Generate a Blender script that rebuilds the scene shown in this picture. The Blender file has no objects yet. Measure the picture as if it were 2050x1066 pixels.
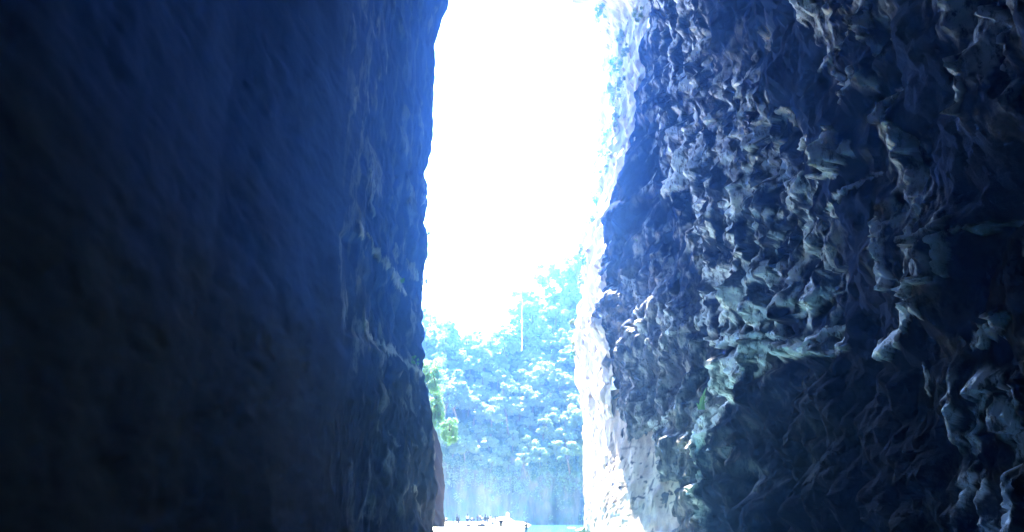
import bpy, bmesh, math, random
import numpy as np
from mathutils import Vector, Matrix

random.seed(4)
SC = bpy.context.scene
COL = SC.collection
rad = math.radians

# ------------------------------------------------------------------ camera
PW, PH, F = 2050.0, 1066.0, 1550.0
PITCH = rad(17.98)
EYE = 2.5
cam = bpy.data.cameras.new("camera")
cam.sensor_width = 36.0
cam.lens = 36.0 * F / PW
cam.clip_start = 0.1
cam.clip_end = 3000
camo = bpy.data.objects.new("camera", cam)
COL.objects.link(camo)
camo.location = (0, 0, EYE)
camo.rotation_euler = (math.pi / 2 + PITCH, 0, 0)
SC.camera = camo

# ------------------------------------------------------------------ light
SUN_DIR = Vector((-0.14, 0.29, 0.947)).normalized()      # towards the sun
world = bpy.data.worlds.new("World")
SC.world = world
world.use_nodes = True
wn = world.node_tree
wn.nodes.clear()
sky = wn.nodes.new("ShaderNodeTexSky")
sky.sky_type = 'NISHITA'
sky.sun_disc = False
sky.sun_elevation = math.asin(SUN_DIR.z)
sky.sun_rotation = math.atan2(SUN_DIR.x, SUN_DIR.y)
sky.air_density = 1.0
sky.dust_density = 0.5
sky.ozone_density = 7.0
bg = wn.nodes.new("ShaderNodeBackground")
bg.inputs[1].default_value = 0.15
wo = wn.nodes.new("ShaderNodeOutputWorld")
wn.links.new(sky.outputs[0], bg.inputs[0])
wn.links.new(bg.outputs[0], wo.inputs[0])

sl = bpy.data.lights.new("sun", 'SUN')
sl.energy = 4.5
sl.angle = rad(0.5)
sl.color = (1.0, 0.97, 0.93)
so = bpy.data.objects.new("sun", sl)
COL.objects.link(so)
so.rotation_euler = SUN_DIR.to_track_quat('Z', 'Y').to_euler()
so.location = (0, 60, 200)

SC.view_settings.view_transform = 'Standard'
SC.view_settings.look = 'None'
SC.view_settings.gamma = 1
SC.view_settings.use_curve_mapping = False
SC.view_settings.exposure = 4.2
SC.cycles.use_denoising = True
SC.cycles.max_bounces = 6
SC.cycles.diffuse_bounces = 4
SC.cycles.volume_bounces = 1
SC.cycles.volume_step_rate = 4
SC.cycles.sample_clamp_indirect = 6
SC.cycles.caustics_reflective = False
SC.cycles.caustics_refractive = False
HAZE = 0.0016
HAZE_COL = (0.18, 0.42, 1.0)

# ------------------------------------------------------------------ helpers
CP, SP = math.cos(PITCH), math.sin(PITCH)

def at(px, py, Y):
    """photo pixel + distance ahead -> world point"""
    dx, v = px - PW / 2, PH / 2 - py
    fy, fz = F * CP - v * SP, F * SP + v * CP
    return Vector((dx / fy * Y, Y, EYE + fz / fy * Y))

def proj(X, Y, Z):
    Zr = Z - EYE
    fw = np.maximum(Y * CP + Zr * SP, 0.5)
    up = -Y * SP + Zr * CP
    return PW / 2 + F * X / fw, PH / 2 - F * up / fw

_p = np.random.RandomState(7).permutation(4096)
_g = np.random.RandomState(8).uniform(0, 2 * np.pi, 4096)
_gx, _gy = np.cos(_g), np.sin(_g)

def pn(x, y, seed=0):
    x0 = np.floor(x).astype(np.int64); y0 = np.floor(y).astype(np.int64)
    fx = x - x0; fy = y - y0
    u = fx * fx * fx * (fx * (fx * 6 - 15) + 10)
    w = fy * fy * fy * (fy * (fy * 6 - 15) + 10)
    def g(ix, iy, dx, dy):
        h = _p[(_p[(ix + seed * 131) & 4095] + iy) & 4095]
        return _gx[h] * dx + _gy[h] * dy
    a = g(x0, y0, fx, fy); b = g(x0 + 1, y0, fx - 1, fy)
    c = g(x0, y0 + 1, fx, fy - 1); d = g(x0 + 1, y0 + 1, fx - 1, fy - 1)
    return ((a + (b - a) * u) * (1 - w) + (c + (d - c) * u) * w) * 1.5

def fbm(x, y, seed=0, o=4):
    r = 0; a = 1.0; s = 0
    for i in range(o):
        r = r + a * pn(x * 2 ** i, y * 2 ** i, seed + i * 3); s += a; a *= 0.5
    return r / s

def ridge(x, y, seed=0, o=3):
    r = 0; a = 1.0; s = 0
    for i in range(o):
        r = r + a * (1 - np.minimum(1, np.abs(pn(x * 2 ** i, y * 2 ** i, seed + i * 5)) * 2.2)); s += a; a *= 0.5
    return r / s

def facet(x, y, seed=0, k=0.8, hv=0.5):
    """broken rock: the highest of randomly turned pyramids, one per jittered cell"""
    x0 = np.floor(x).astype(np.int64); y0 = np.floor(y).astype(np.int64)
    out = np.full(x.shape, -9.0)
    for i in (-1, 0, 1):
        for j in (-1, 0, 1):
            cx = x0 + i; cy = y0 + j
            h = _p[(_p[(cx + seed * 131) & 4095] + cy) & 4095]
            h2 = _p[(h + 977) & 4095]; h3 = _p[(h2 + 431) & 4095]; h4 = _p[(h3 + 59) & 4095]
            dx = x - cx - 0.1 - 0.8 * h / 4096.0; dy = y - cy - 0.1 - 0.8 * h2 / 4096.0
            c, s = _gx[h3], _gy[h3]
            a = dx * c + dy * s; b = -dx * s + dy * c
            tx = (h4 / 4096.0 - 0.5) * 0.9
            v = h4 / 4096.0 * hv + tx * a - k * np.maximum(np.abs(a), np.abs(b) * 0.8 + 0.3 * np.maximum(a, 0))
            out = np.maximum(out, v)
    return out

def crag(u, z, seed=0, s0=4.0, o=4, asp=1.8, fall=0.5):
    r = 0; w = 1.0
    for i in range(o):
        sc = s0 * 0.45 ** i
        r = r + sc * w * facet((u + 0.3 * z * (1 - 0.3 * i)) / sc + 0.18 * pn(u / sc / 2, z / sc / 2, seed + 60 + i), z / sc / asp + 0.18 * pn(u / sc / 2, z / sc / 2, seed + 80 + i), seed + 7 * i)
        w *= 1 + (fall - 0.5)
    return r

def sm(a, b, x):
    t = np.clip((x - a) / (b - a), 0, 1)
    return t * t * (3 - 2 * t)

def polydist(px, py, pts):
    """distance to an open polyline and the 0-1 position along it"""
    best = np.full(px.shape, 1e9); par = np.zeros(px.shape)
    n = len(pts) - 1
    for i in range(n):
        ax, ay = pts[i]; bx, by = pts[i + 1]
        dx, dy = bx - ax, by - ay
        t = np.clip(((px - ax) * dx + (py - ay) * dy) / (dx * dx + dy * dy + 1e-9), 0, 1)
        d = np.hypot(px - ax - t * dx, py - ay - t * dy)
        m = d < best
        best = np.where(m, d, best); par = np.where(m, (i + t) / n, par)
    return best, par

def inside(px, py, pts):
    r = np.zeros(px.shape, bool)
    n = len(pts); j = n - 1
    for i in range(n):
        xi, yi = pts[i]; xj, yj = pts[j]
        if yi != yj:
            c = ((yi > py) != (yj > py)) & (px < (xj - xi) * (py - yi) / (yj - yi) + xi)
            r ^= c
        j = i
    return r

def polymask(px, py, pts, soft):
    d, _ = polydist(px, py, pts + [pts[0]])
    d = np.where(inside(px, py, pts), d, -d)
    return sm(-soft, soft, d)

def grid_mesh(name, X, Y, Z, mat, attrs=None, flip=False, parent=None):
    nr, nc = X.shape
    me = bpy.data.meshes.new(name)
    me.vertices.add(nr * nc)
    me.vertices.foreach_set("co", np.stack([X, Y, Z], -1).reshape(-1).astype(np.float32))
    idx = np.arange(nr * nc).reshape(nr, nc)
    q = [idx[:-1, :-1], idx[:-1, 1:], idx[1:, 1:], idx[1:, :-1]]
    if flip: q = q[::-1]
    q = np.stack(q, -1).reshape(-1, 4)
    me.loops.add(q.size)
    me.loops.foreach_set("vertex_index", q.reshape(-1).astype(np.int32))
    me.polygons.add(len(q))
    me.polygons.foreach_set("loop_start", (np.arange(len(q)) * 4).astype(np.int32))
    me.polygons.foreach_set("use_smooth", np.ones(len(q), bool))
    me.update(calc_edges=True)
    for k, v in (attrs or {}).items():
        at_ = me.attributes.new(k, 'FLOAT', 'POINT')
        at_.data.foreach_set("value", v.reshape(-1).astype(np.float32))
    me.materials.append(mat)
    o = bpy.data.objects.new(name, me)
    COL.objects.link(o)
    if parent: o.parent = parent
    return o

def mesh_obj(name, verts, faces, mat, parent=None, smooth=True):
    me = bpy.data.meshes.new(name)
    me.from_pydata([tuple(v) for v in verts], [], [tuple(f) for f in faces])
    if smooth:
        me.polygons.foreach_set("use_smooth", np.ones(len(faces), bool))
    me.materials.append(mat)
    me.update()
    o = bpy.data.objects.new(name, me)
    COL.objects.link(o)
    if parent: o.parent = parent
    return o

def tag(o, label=None, cat=None, group=None, kind=None):
    if label: o["label"] = label
    if cat: o["category"] = cat
    if group: o["group"] = group
    if kind: o["kind"] = kind
    return o

def empty(name, loc, rz=0):
    o = bpy.data.objects.new(name, None)
    COL.objects.link(o)
    o.location = loc; o.rotation_euler = (0, 0, rz)
    o.empty_display_size = 0.3
    return o

def copy_tree(o, parent=None):
    c = o.copy(); COL.objects.link(c)
    if parent: c.parent = parent
    for ch in list(o.children):
        copy_tree(ch, c)
    return c

# ------------------------------------------------------------------ materials
class NT:
    def __init__(s, name):
        s.m = bpy.data.materials.new(name); s.m.use_nodes = True
        s.t = s.m.node_tree; s.b = s.t.nodes["Principled BSDF"]
    def n(s, kind, **kw):
        x = s.t.nodes.new(kind)
        for k, v in kw.items():
            if k.startswith("i_"): x.inputs[k[2:].replace("_", " ")].default_value = v
            elif k[0] == "_": x.inputs[int(k[1:])].default_value = v
            else: setattr(x, k, v)
        return x
    def l(s, a, b): s.t.links.new(a, b)
    def noise(s, scale, stretch=(1, 1, 1), detail=4, rough=0.55, rot=(0, 0, 0)):
        tc = s.n("ShaderNodeTexCoord"); mp = s.n("ShaderNodeMapping")
        mp.inputs["Scale"].default_value = stretch
        mp.inputs["Rotation"].default_value = rot
        s.l(tc.outputs["Object"], mp.inputs[0])
        nz = s.n("ShaderNodeTexNoise")
        nz.inputs["Scale"].default_value = scale; nz.inputs["Detail"].default_value = detail
        nz.inputs["Roughness"].default_value = rough
        s.l(mp.outputs[0], nz.inputs["Vector"])
        return nz.outputs["Fac"]
    def ramp(s, fac, stops):
        r = s.n("ShaderNodeValToRGB")
        e = r.color_ramp.elements
        while len(e) < len(stops): e.new(0.5)
        for i, (p, c) in enumerate(stops):
            e[i].position = p; e[i].color = (*c, 1)
        s.l(fac, r.inputs[0]); return r.outputs[0]
    def mix(s, fac, a, b):
        m = s.n("ShaderNodeMix", data_type='RGBA')
        if hasattr(fac, "default_value") or not isinstance(fac, (int, float)): s.l(fac, m.inputs[0])
        else: m.inputs[0].default_value = fac
        for v, i in ((a, 6), (b, 7)):
            if isinstance(v, tuple): m.inputs[i].default_value = (*v, 1)
            else: s.l(v, m.inputs[i])
        return m.outputs[2]
    def math(s, op, a, b=0.0):
        m = s.n("ShaderNodeMath", operation=op)
        for i, v in enumerate((a, b)):
            if isinstance(v, (int, float)): m.inputs[i].default_value = v
            else: s.l(v, m.inputs[i])
        return m.outputs[0]
    def bump(s, h, strength=0.5, dist=0.2):
        b = s.n("ShaderNodeBump"); b.inputs["Strength"].default_value = strength
        b.inputs["Distance"].default_value = dist
        s.l(h, b.inputs["Height"]); s.l(b.outputs[0], s.b.inputs["Normal"])
    def attr(s, name):
        a = s.n("ShaderNodeAttribute"); a.attribute_name = name
        return a.outputs["Fac"]
    def base(s, c, rough=0.8, spec=0.3):
        if isinstance(c, tuple): s.b.inputs["Base Color"].default_value = (*c, 1)
        else: s.l(c, s.b.inputs["Base Color"])
        s.b.inputs["Roughness"].default_value = rough
        s.b.inputs["Specular IOR Level"].default_value = spec

def rock_mat(name, dark1, dark2, pale1, pale2, rough=0.7, stretch=(1, 1, 0.25), bs=0.6, bd=0.15, fade_grey1=(0.004, 0.006, 0.010), fade_grey2=(0.011, 0.015, 0.021)):
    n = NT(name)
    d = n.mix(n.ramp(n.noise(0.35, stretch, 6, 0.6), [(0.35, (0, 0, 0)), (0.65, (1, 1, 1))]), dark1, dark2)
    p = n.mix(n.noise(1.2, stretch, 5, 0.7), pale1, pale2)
    d = n.mix(n.attr("silt"), d, n.mix(n.noise(0.7, (1, .6, .7), 6, 0.65), fade_grey1, fade_grey2))  # blue glow put into the upper rock colour, greyer light below
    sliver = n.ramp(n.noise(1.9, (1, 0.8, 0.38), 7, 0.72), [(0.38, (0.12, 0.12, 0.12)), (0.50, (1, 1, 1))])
    c = n.mix(n.math('MULTIPLY', n.attr("pale"), sliver), d, p)  # highlights painted in the pale tone, broken into slivers
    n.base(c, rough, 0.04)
    n.l(n.math('ADD', n.math('MULTIPLY', n.attr("pale"), 0.42), 0.04), n.b.inputs["Specular IOR Level"])
    n.l(n.math('SUBTRACT', 0.9, n.math('MULTIPLY', n.attr("pale"), 0.45)), n.b.inputs["Roughness"])
    n.bump(n.noise(2.6, (1, 0.9 if stretch[1] < 1 else 1, 0.5), 8, 0.7), bs, bd)
    return n.m

M = {}
M['rock_right'] = rock_mat("dark_rock_pale_highlights", (0.002, 0.010, 0.044), (0.006, 0.018, 0.064), (0.78, 0.84, 0.94), (0.90, 0.94, 1.0), 0.9, (1, 0.7, 0.6), 1.0, 0.22)
M['rock_left'] = rock_mat("smooth_dark_rock", (0.014, 0.048, 0.175), (0.022, 0.064, 0.22), (0.40, 0.41, 0.42), (0.55, 0.56, 0.56), 0.75, fade_grey1=(0.015, 0.020, 0.024), fade_grey2=(0.028, 0.034, 0.038), stretch=(1, 0.9, 0.4), bs=0.3, bd=0.06)

n = NT("sunlit_limestone")
c = n.mix(n.ramp(n.noise(0.5, (1, 1, 0.3), 6, 0.65), [(0.38, (0, 0, 0)), (0.62, (1, 1, 1))]), (0.36, 0.34, 0.33), (0.56, 0.55, 0.54))
c = n.mix(n.attr("pale"), (0.16, 0.13, 0.115), c)
n.base(c, 0.9, 0.2); n.bump(n.noise(2.2, (1, 1, 0.25), 7, 0.7), 0.7, 0.2)
M['limestone'] = n.m
n = NT("pitted_limestone")
c = n.mix(n.ramp(n.noise(0.5, (1, 1, 0.3), 6, 0.65), [(0.38, (0, 0, 0)), (0.62, (1, 1, 1))]), (0.22, 0.19, 0.185), (0.42, 0.39, 0.38))
c = n.mix(n.attr("pale"), (0.035, 0.03, 0.03), c)
n.base(c, 0.9, 0.2); n.bump(n.noise(2.2, (1, 1, 0.25), 7, 0.7), 0.7, 0.2)
M['pitted'] = n.m

n = NT("far_cliff_rock")
st = n.ramp(n.noise(0.16, (1, 1, 0.22), 7, 0.65), [(0.36, (0, 0, 0)), (0.64, (1, 1, 1))])
c = n.mix(st, (0.015, 0.016, 0.016), (0.16, 0.155, 0.14))
c = n.mix(n.attr("green"), c, (0.05, 0.10, 0.045))
n.base(c, 0.9, 0.2); n.bump(n.noise(0.6, (1, 1, 0.3), 7, 0.65), 0.8, 0.8)
M['far'] = n.m

n = NT("white_river_sand")
n.base(n.mix(n.noise(0.6, (1, 1, 1), 6, 0.6), (0.36, 0.34, 0.31), (0.46, 0.44, 0.40)), 0.95, 0.1)
n.bump(n.noise(1.5, (1, 1, 1), 6, 0.7), 0.4, 0.1)
M['sand'] = n.m

n = NT("turquoise_river_water")
n.base(n.mix(n.noise(0.05, (1, 0.4, 1), 3), (0.03, 0.10, 0.12), (0.05, 0.15, 0.16)), 0.12, 0.5)
n.bump(n.noise(1.2, (1, 0.5, 1), 4, 0.6), 0.15, 0.05)
M['water'] = n.m

def leafmat(name, a, b):
    n = NT(name)
    oi = n.n("ShaderNodeObjectInfo")
    f = n.math('FRACT', n.math('ADD', n.noise(0.9, (1, 1, 1), 3), n.math('MULTIPLY', oi.outputs["Random"], 0.6)))
    n.base(n.mix(f, a, b), 0.5, 0.5)
    tr = n.n("ShaderNodeBsdfTranslucent"); tr.inputs[0].default_value = (*[min(1, x * 1.3) for x in b], 1)
    mx = n.n("ShaderNodeMixShader"); mx.inputs[0].default_value = 0.3 if name.startswith('forest') else 0.5
    out = n.t.nodes["Material Output"]
    n.l(n.b.outputs[0], mx.inputs[1]); n.l(tr.outputs[0], mx.inputs[2]); n.l(mx.outputs[0], out.inputs[0])
    return n.m
M['leaf'] = leafmat("forest_leaves", (0.06, 0.11, 0.055), (0.19, 0.29, 0.14))
M['leaf_near'] = leafmat("bright_green_leaves", (0.04, 0.16, 0.06), (0.09, 0.28, 0.10))
M['leaf_edge'] = leafmat("pale_green_leaves", (0.09, 0.24, 0.09), (0.17, 0.36, 0.17))
M['grass'] = leafmat("dull_grass", (0.012, 0.03, 0.012), (0.03, 0.06, 0.025))
def plain(name, c, rough=0.8, k=0.8):
    n = NT(name)
    n.base(n.mix(n.noise(3.0, (1, 1, 0.5), 4), tuple(x * k for x in c), c), rough, 0.2)
    return n.m
M['bark'] = plain("bark", (0.13, 0.10, 0.08))
M['red_rock'] = plain("reddish_rock", (0.045, 0.034, 0.031), 0.9, 0.3)
M['boulder'] = plain("white_boulder_rock", (0.6, 0.58, 0.55), 0.9, 0.85)
M['fall'] = plain("falling_water", (0.8, 0.85, 0.88), 0.4, 0.9)
M['skin'] = plain("skin", (0.020, 0.013, 0.010), 0.6)
M['hair'] = plain("dark_hair", (0.02, 0.015, 0.012), 0.6)
for k, c in dict(navy=(0.002, 0.004, 0.012), black=(0.002, 0.002, 0.003), white=(0.42, 0.42, 0.42), brown=(0.012, 0.008, 0.006),
                 grey=(0.010, 0.011, 0.013), blue=(0.005, 0.011, 0.025), pale=(0.022, 0.030, 0.042), red=(0.035, 0.008, 0.007)).items():
    M['c_' + k] = plain(k + "_cloth", c, 0.85, 0.75)

# ------------------------------------------------------------------ tunnel walls
def build_wall(ctrl, cols, zs, side):
    """ctrl: list of (Y, function z->X); cols: columns per section; returns grids"""
    X = []; Y = []
    for i, n_ in enumerate(cols):
        t = np.linspace(0, 1, n_, endpoint=(i == len(cols) - 1))
        for k in t:
            X.append(ctrl[i][1](zs) * (1 - k) + ctrl[i + 1][1](zs) * k)
            y0 = ctrl[i][0](zs) if callable(ctrl[i][0]) else ctrl[i][0]
            y1 = ctrl[i + 1][0](zs) if callable(ctrl[i + 1][0]) else ctrl[i + 1][0]
            Y.append(y0 * (1 - k) + y1 * k + zs * 0)
    X = np.stack(X, 1); Y = np.stack(Y, 1); Z = np.repeat(zs[:, None], X.shape[1], 1)
    return X, Y, Z

def smooth_u(A, n_):
    for _ in range(n_):
        B = A.copy(); B[:, 1:-1] = (A[:, :-2] + 2 * A[:, 1:-1] + A[:, 2:]) / 4; A = B
    return A

def normals(X, Y, Z):
    a = np.stack([np.gradient(X, axis=1), np.gradient(Y, axis=1), np.gradient(Z, axis=1)], -1)
    b = np.stack([np.gradient(X, axis=0), np.gradient(Y, axis=0), np.gradient(Z, axis=0)], -1)
    n_ = np.cross(a, b)
    n_ /= np.linalg.norm(n_, axis=-1, keepdims=True) + 1e-9
    return n_

def edge_fn(pts, Yd, arch=None):
    """silhouette traced from the photo, standing at distance Yd"""
    w = [at(x, y, Yd) for x, y in pts]
    w.sort(key=lambda v: v.z)
    zz = [v.z for v in w]; xx = [v.x for v in w]
    def f(z):
        x = np.interp(z, zz, xx)
        if arch:
            z0, z1, xc = arch
            t = np.clip((z - z0) / (z1 - z0), 0, 1)
            x = x + (xc - x) * (1 - np.sqrt(np.maximum(0, 1 - t * t)))
        return x
    return f

def const(xb, xt=None, arch=None):
    xt = xb if xt is None else xt
    def f(z):
        x = xb + (xt - xb) * np.clip(z / 60.0, 0, 1.5)
        if arch:
            z0, z1, xc = arch
            t = np.clip((z - z0) / (z1 - z0), 0, 1)
            x = x + (xc - x) * (1 - np.sqrt(np.maximum(0, 1 - t * t)))
        return x
    return f

XC = 3.0
ARL = (58, 106, XC)
ARR = (98, 108, XC)
# ---- left wall
Lpts = [(868, 1070), (866, 1000), (866, 940), (864, 880), (860, 830), (853, 790), (846, 745), (845, 700), (845, 640), (848, 580), (847, 520),
        (850, 470), (852, 430), (856, 390), (857, 340), (861, 290), (864, 250), (862, 210), (866, 150), (874, 90), (884, 40), (898, 0), (925, -60)]
LE = edge_fn(Lpts, 95, (78, 107, XC))
zs = np.concatenate([np.arange(-2, 45, 0.18), np.arange(45, 85, 0.35), np.linspace(85, 107, 50)])
ctrl = [(-60, const(-20, -22, ARL)), (20, const(-21, -22, ARL)), (50, const(-20.5, -20.5, ARL)), (75, const(-16.6, -16.2, ARL)),
        (82, const(-14.4, -14.8, (78, 107, XC))), (95, LE), (101, lambda z: LE(z) - 2.2), (116, lambda z: LE(z) - 13), (150, const(-70)), (175, const(-150))]
X, Y, Z = build_wall(ctrl, [25, 160, 200, 90, 150, 60, 60, 40, 20], zs, -1)
X = smooth_u(X, 6); Y = smooth_u(Y, 6)
N = -normals(X, Y, Z)
N *= np.sign(N[200, 150, 0])
U = np.cumsum(np.hypot(np.gradient(X, axis=1), np.gradient(Y, axis=1)), axis=1)
U = np.repeat(U[:1], U.shape[0], 0)
px, py = proj(X, Y, Z)
wx = px + 9 * fbm(U / 1.5, Z / 3, 40); wy = py + 14 * fbm(U / 1.5, Z / 3, 44)
pale = np.zeros_like(px); lift = np.zeros_like(px)
def strokes(lst, wx, wy, pale, lift, U, Z, seed, k=1.0, lk=0.35):
    g = fbm(U / 0.55, Z / 2.4, seed, 4); g2 = ridge(U / 0.35, Z / 1.8, seed + 9, 2)
    for w, s, pts in lst:
        xs = [p[0] for p in pts]; ys = [p[1] for p in pts]
        sel = (wx > min(xs) - 4 * w - 10) & (wx < max(xs) + 4 * w + 10) & (wy > min(ys) - 4 * w - 10) & (wy < max(ys) + 4 * w + 10)
        if not sel.any(): continue
        d, t = polydist(wx[sel], wy[sel], pts)
        tw = w * (0.55 + 0.45 * np.sin(np.pi * np.clip(t, 0.03, 0.97)))
        q = 1 - d / (1.9 * tw) + 0.95 * g[sel]
        m = sm(0.40, 0.75, q)
        pale[sel] = np.maximum(pale[sel], k * s * m)
        lift[sel] = np.maximum(lift[sel], lk * s * m)
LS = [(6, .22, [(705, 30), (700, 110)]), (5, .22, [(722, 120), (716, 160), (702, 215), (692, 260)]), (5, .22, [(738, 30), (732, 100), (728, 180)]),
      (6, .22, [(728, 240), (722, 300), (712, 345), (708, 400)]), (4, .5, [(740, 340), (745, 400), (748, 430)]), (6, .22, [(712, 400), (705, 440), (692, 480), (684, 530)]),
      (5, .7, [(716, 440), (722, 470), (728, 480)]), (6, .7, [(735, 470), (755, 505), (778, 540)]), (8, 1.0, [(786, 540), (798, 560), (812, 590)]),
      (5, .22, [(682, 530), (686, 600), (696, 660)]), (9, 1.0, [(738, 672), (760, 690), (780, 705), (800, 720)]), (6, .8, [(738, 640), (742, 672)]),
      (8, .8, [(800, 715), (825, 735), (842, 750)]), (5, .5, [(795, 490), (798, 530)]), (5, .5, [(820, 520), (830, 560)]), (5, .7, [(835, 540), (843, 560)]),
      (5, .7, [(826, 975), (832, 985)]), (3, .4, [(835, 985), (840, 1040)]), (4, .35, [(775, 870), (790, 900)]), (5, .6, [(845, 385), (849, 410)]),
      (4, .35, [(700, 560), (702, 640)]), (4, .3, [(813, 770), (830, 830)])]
strokes(LS, wx, wy, pale, lift, U, Z, 50, 0.6, 0.15)  # crease and ledge highlights painted pale and slightly raised
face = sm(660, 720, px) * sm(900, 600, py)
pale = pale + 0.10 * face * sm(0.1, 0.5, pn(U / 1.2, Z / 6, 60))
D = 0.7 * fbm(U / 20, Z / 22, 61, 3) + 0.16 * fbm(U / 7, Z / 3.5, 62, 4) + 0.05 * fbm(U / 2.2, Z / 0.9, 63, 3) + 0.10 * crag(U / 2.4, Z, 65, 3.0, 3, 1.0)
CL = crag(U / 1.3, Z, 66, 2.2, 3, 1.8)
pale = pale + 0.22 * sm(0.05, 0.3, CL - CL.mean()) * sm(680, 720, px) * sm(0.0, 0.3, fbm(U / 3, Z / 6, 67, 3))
D += 0.6 * CL * sm(690, 780, px) * (1 - 0.5 * sm(500, 100, py))
rough = sm(600, 760, px) * sm(760, 850, py)
D += rough * 0.35 * (ridge(U / 2.2, Z / 5, 64, 3) - 0.5)
D += lift
D -= 0.5 * polymask(px, py, [(690, 470), (730, 480), (790, 560), (845, 740), (740, 690), (695, 660)], 12)
D *= sm(0, 1.5, 108.5 - Z)
X = X + N[..., 0] * D; Y = Y + N[..., 1] * D
X -= 0
silt = sm(30, 12, Z + 7 * fbm(U / 12, Z / 8, 68, 4))  # height at which the painted blue glow gives way to grey
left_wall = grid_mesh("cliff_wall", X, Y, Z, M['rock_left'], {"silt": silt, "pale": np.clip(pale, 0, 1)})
tag(left_wall, "tall smooth dark blue rock wall of the gorge left of the bright opening", "rock wall", kind="structure")

# ---- right wall (inner part)
E1 = [(1240, 1080), (1235, 1000), (1226, 930), (1220, 860), (1216, 820), (1214, 770), (1205, 710), (1196, 650), (1197, 600), (1204, 540),
      (1212, 480), (1220, 430), (1235, 385), (1252, 345), (1262, 300), (1270, 260), (1276, 200), (1281, 140), (1284, 90), (1291, 50), (1302, 0), (1320, -60)]
E1f = edge_fn(E1, 125, ARR)
ctrl = [(-60, const(34, 34, ARL)), (25, const(33.5, 33.5, ARL)), (50, const(32, 32.5, ARL)), (80, const(28.7, 31, (64, 107, XC))),
        (105, const(26.0, 29.0, (78, 107, XC))), (125, E1f), (128, lambda z: E1f(z) + 3.0), (140, lambda z: E1f(z) + 9.0)]
zs = np.concatenate([np.arange(-2, 45, 0.15), np.arange(45, 104, 0.26), np.linspace(104, 107, 8)])
X, Y, Z = build_wall(ctrl, [20, 110, 330, 330, 200, 14, 10], zs, 1)
X = smooth_u(X, 8); Y = smooth_u(Y, 8)
N = normals(X, Y, Z)
N *= -np.sign(N[200, 300, 0])
U = np.cumsum(np.hypot(np.gradient(X, axis=1), np.gradient(Y, axis=1)), axis=1)
U = np.repeat(U[:1], U.shape[0], 0)
px, py = proj(X, Y, Z)
wx = px + 14 * fbm(U / 2.2, Z / 4, 70) + 5 * fbm(U / .6, Z / 1.5, 71); wy = py + 20 * fbm(U / 2.2, Z / 4, 74)
pale = np.zeros_like(px); lift = np.zeros_like(px)
RS = [(8, .7, [(1625, -10), (1640, 20), (1655, 90), (1680, 140), (1715, 165)]), (6, .7, [(1715, 150), (1716, 205)]), (9, .8, [(1735, 140), (1725, 165)]),
      (6, .5, [(1690, 20), (1705, 60), (1712, 100)]), (6, .45, [(1755, 0), (1750, 60), (1765, 110)]), (7, .5, [(1770, 40), (1788, 70)]),
      (13, 1.0, [(1698, 258), (1706, 300), (1695, 345)]), (7, .7, [(1650, 275), (1620, 290), (1600, 306)]), (7, .8, [(1755, 345), (1720, 380), (1690, 400), (1680, 435)]),
      (7, .7, [(1692, 350), (1660, 365), (1645, 385)]), (9, .9, [(1787, 175), (1780, 210), (1784, 245)]), (8, .6, [(1796, 235), (1812, 290), (1820, 340), (1830, 380)]),
      (7, .9, [(1832, 390), (1830, 440), (1826, 500), (1830, 545)]), (8, .6, [(1770, 440), (1790, 470), (1775, 500)]), (10, .7, [(1800, 480), (1795, 530), (1790, 580)]),
      (9, .55, [(1935, 70), (1955, 130), (1962, 180), (1972, 225)]), (10, .55, [(1985, 10), (2010, 45), (2045, 85)]), (7, .4, [(2010, 100), (2020, 140)]),
      (6, .6, [(1925, 455), (1922, 500), (1918, 550)]), (8, .7, [(1905, 562), (1860, 578), (1810, 600)]), (7, .6, [(1935, 465), (1980, 455), (2010, 440)]),
      (8, .7, [(2012, 405), (2024, 430), (2026, 500)]), (8, .5, [(1880, 490), (1905, 465), (1925, 440)]),
      (20, 1.0, [(1838, 620), (1820, 650), (1800, 685), (1782, 710)]), (6, .6, [(1880, 600), (1872, 640)]), (18, .8, [(2012, 632), (1980, 645), (1955, 670), (1930, 690)]),
      (8, .8, [(1435, 682), (1480, 684), (1545, 672), (1600, 664)]), (10, .9, [(1680, 655), (1640, 680), (1620, 690)]), (8, .8, [(1600, 700), (1660, 712), (1670, 715)]),
      (5, .8, [(1622, 725), (1612, 770), (1596, 815)]), (5, .5, [(1842, 735), (1840, 790)]), (10, .5, [(1705, 905), (1670, 940), (1640, 970)]),
      (7, .4, [(1770, 1035), (1820, 1022), (1860, 1020)]), (6, .3, [(1700, 985), (1670, 1010)]), (5, .6, [(1258, 560), (1275, 610), (1295, 660), (1308, 690)]),
      (6, .5, [(1250, 560), (1262, 590)]), (6, .5, [(1520, 60), (1515, 110), (1508, 190)]), (7, .6, [(1574, 215), (1582, 250)]),
      (7, .6, [(1690, 370), (1740, 560)]) if False else (4, .4, [(1640, 590), (1675, 590)]),
      (9, .7, [(1345, 590), (1356, 640), (1362, 660)]), (9, .8, [(1425, 590), (1412, 640), (1405, 655)]), (7, .6, [(1300, 840), (1316, 870)]),
      (6, .7, [(1350, 780), (1338, 830), (1320, 860)]), (6, .5, [(1330, 605), (1340, 650), (1348, 700)])]
strokes(RS, wx, wy, pale, lift, U, Z, 80, 1.25, 0.4)  # highlight strokes painted pale and raised as ridges
CR0 = crag(U, Z, 230, 2.0, 3, 1.5)
rim = [(1700, 694), (1640, 700), (1570, 700), (1535, 700), (1500, 728), (1468, 765), (1450, 800), (1436, 850), (1428, 900), (1420, 930), (1412, 960), (1410, 1010), (1409, 1070)]
d, t = polydist(wx, wy, rim)
rw = np.interp(t, [0, .25, .4, .6, .75, 1], [8, 16, 34, 22, 8, 5])
gq = fbm(U / 1.6, Z / 2.6, 77, 4)
m = sm(0.1, 0.75, 1.15 - d / rw + 1.1 * gq * (rw > 9))
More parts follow.
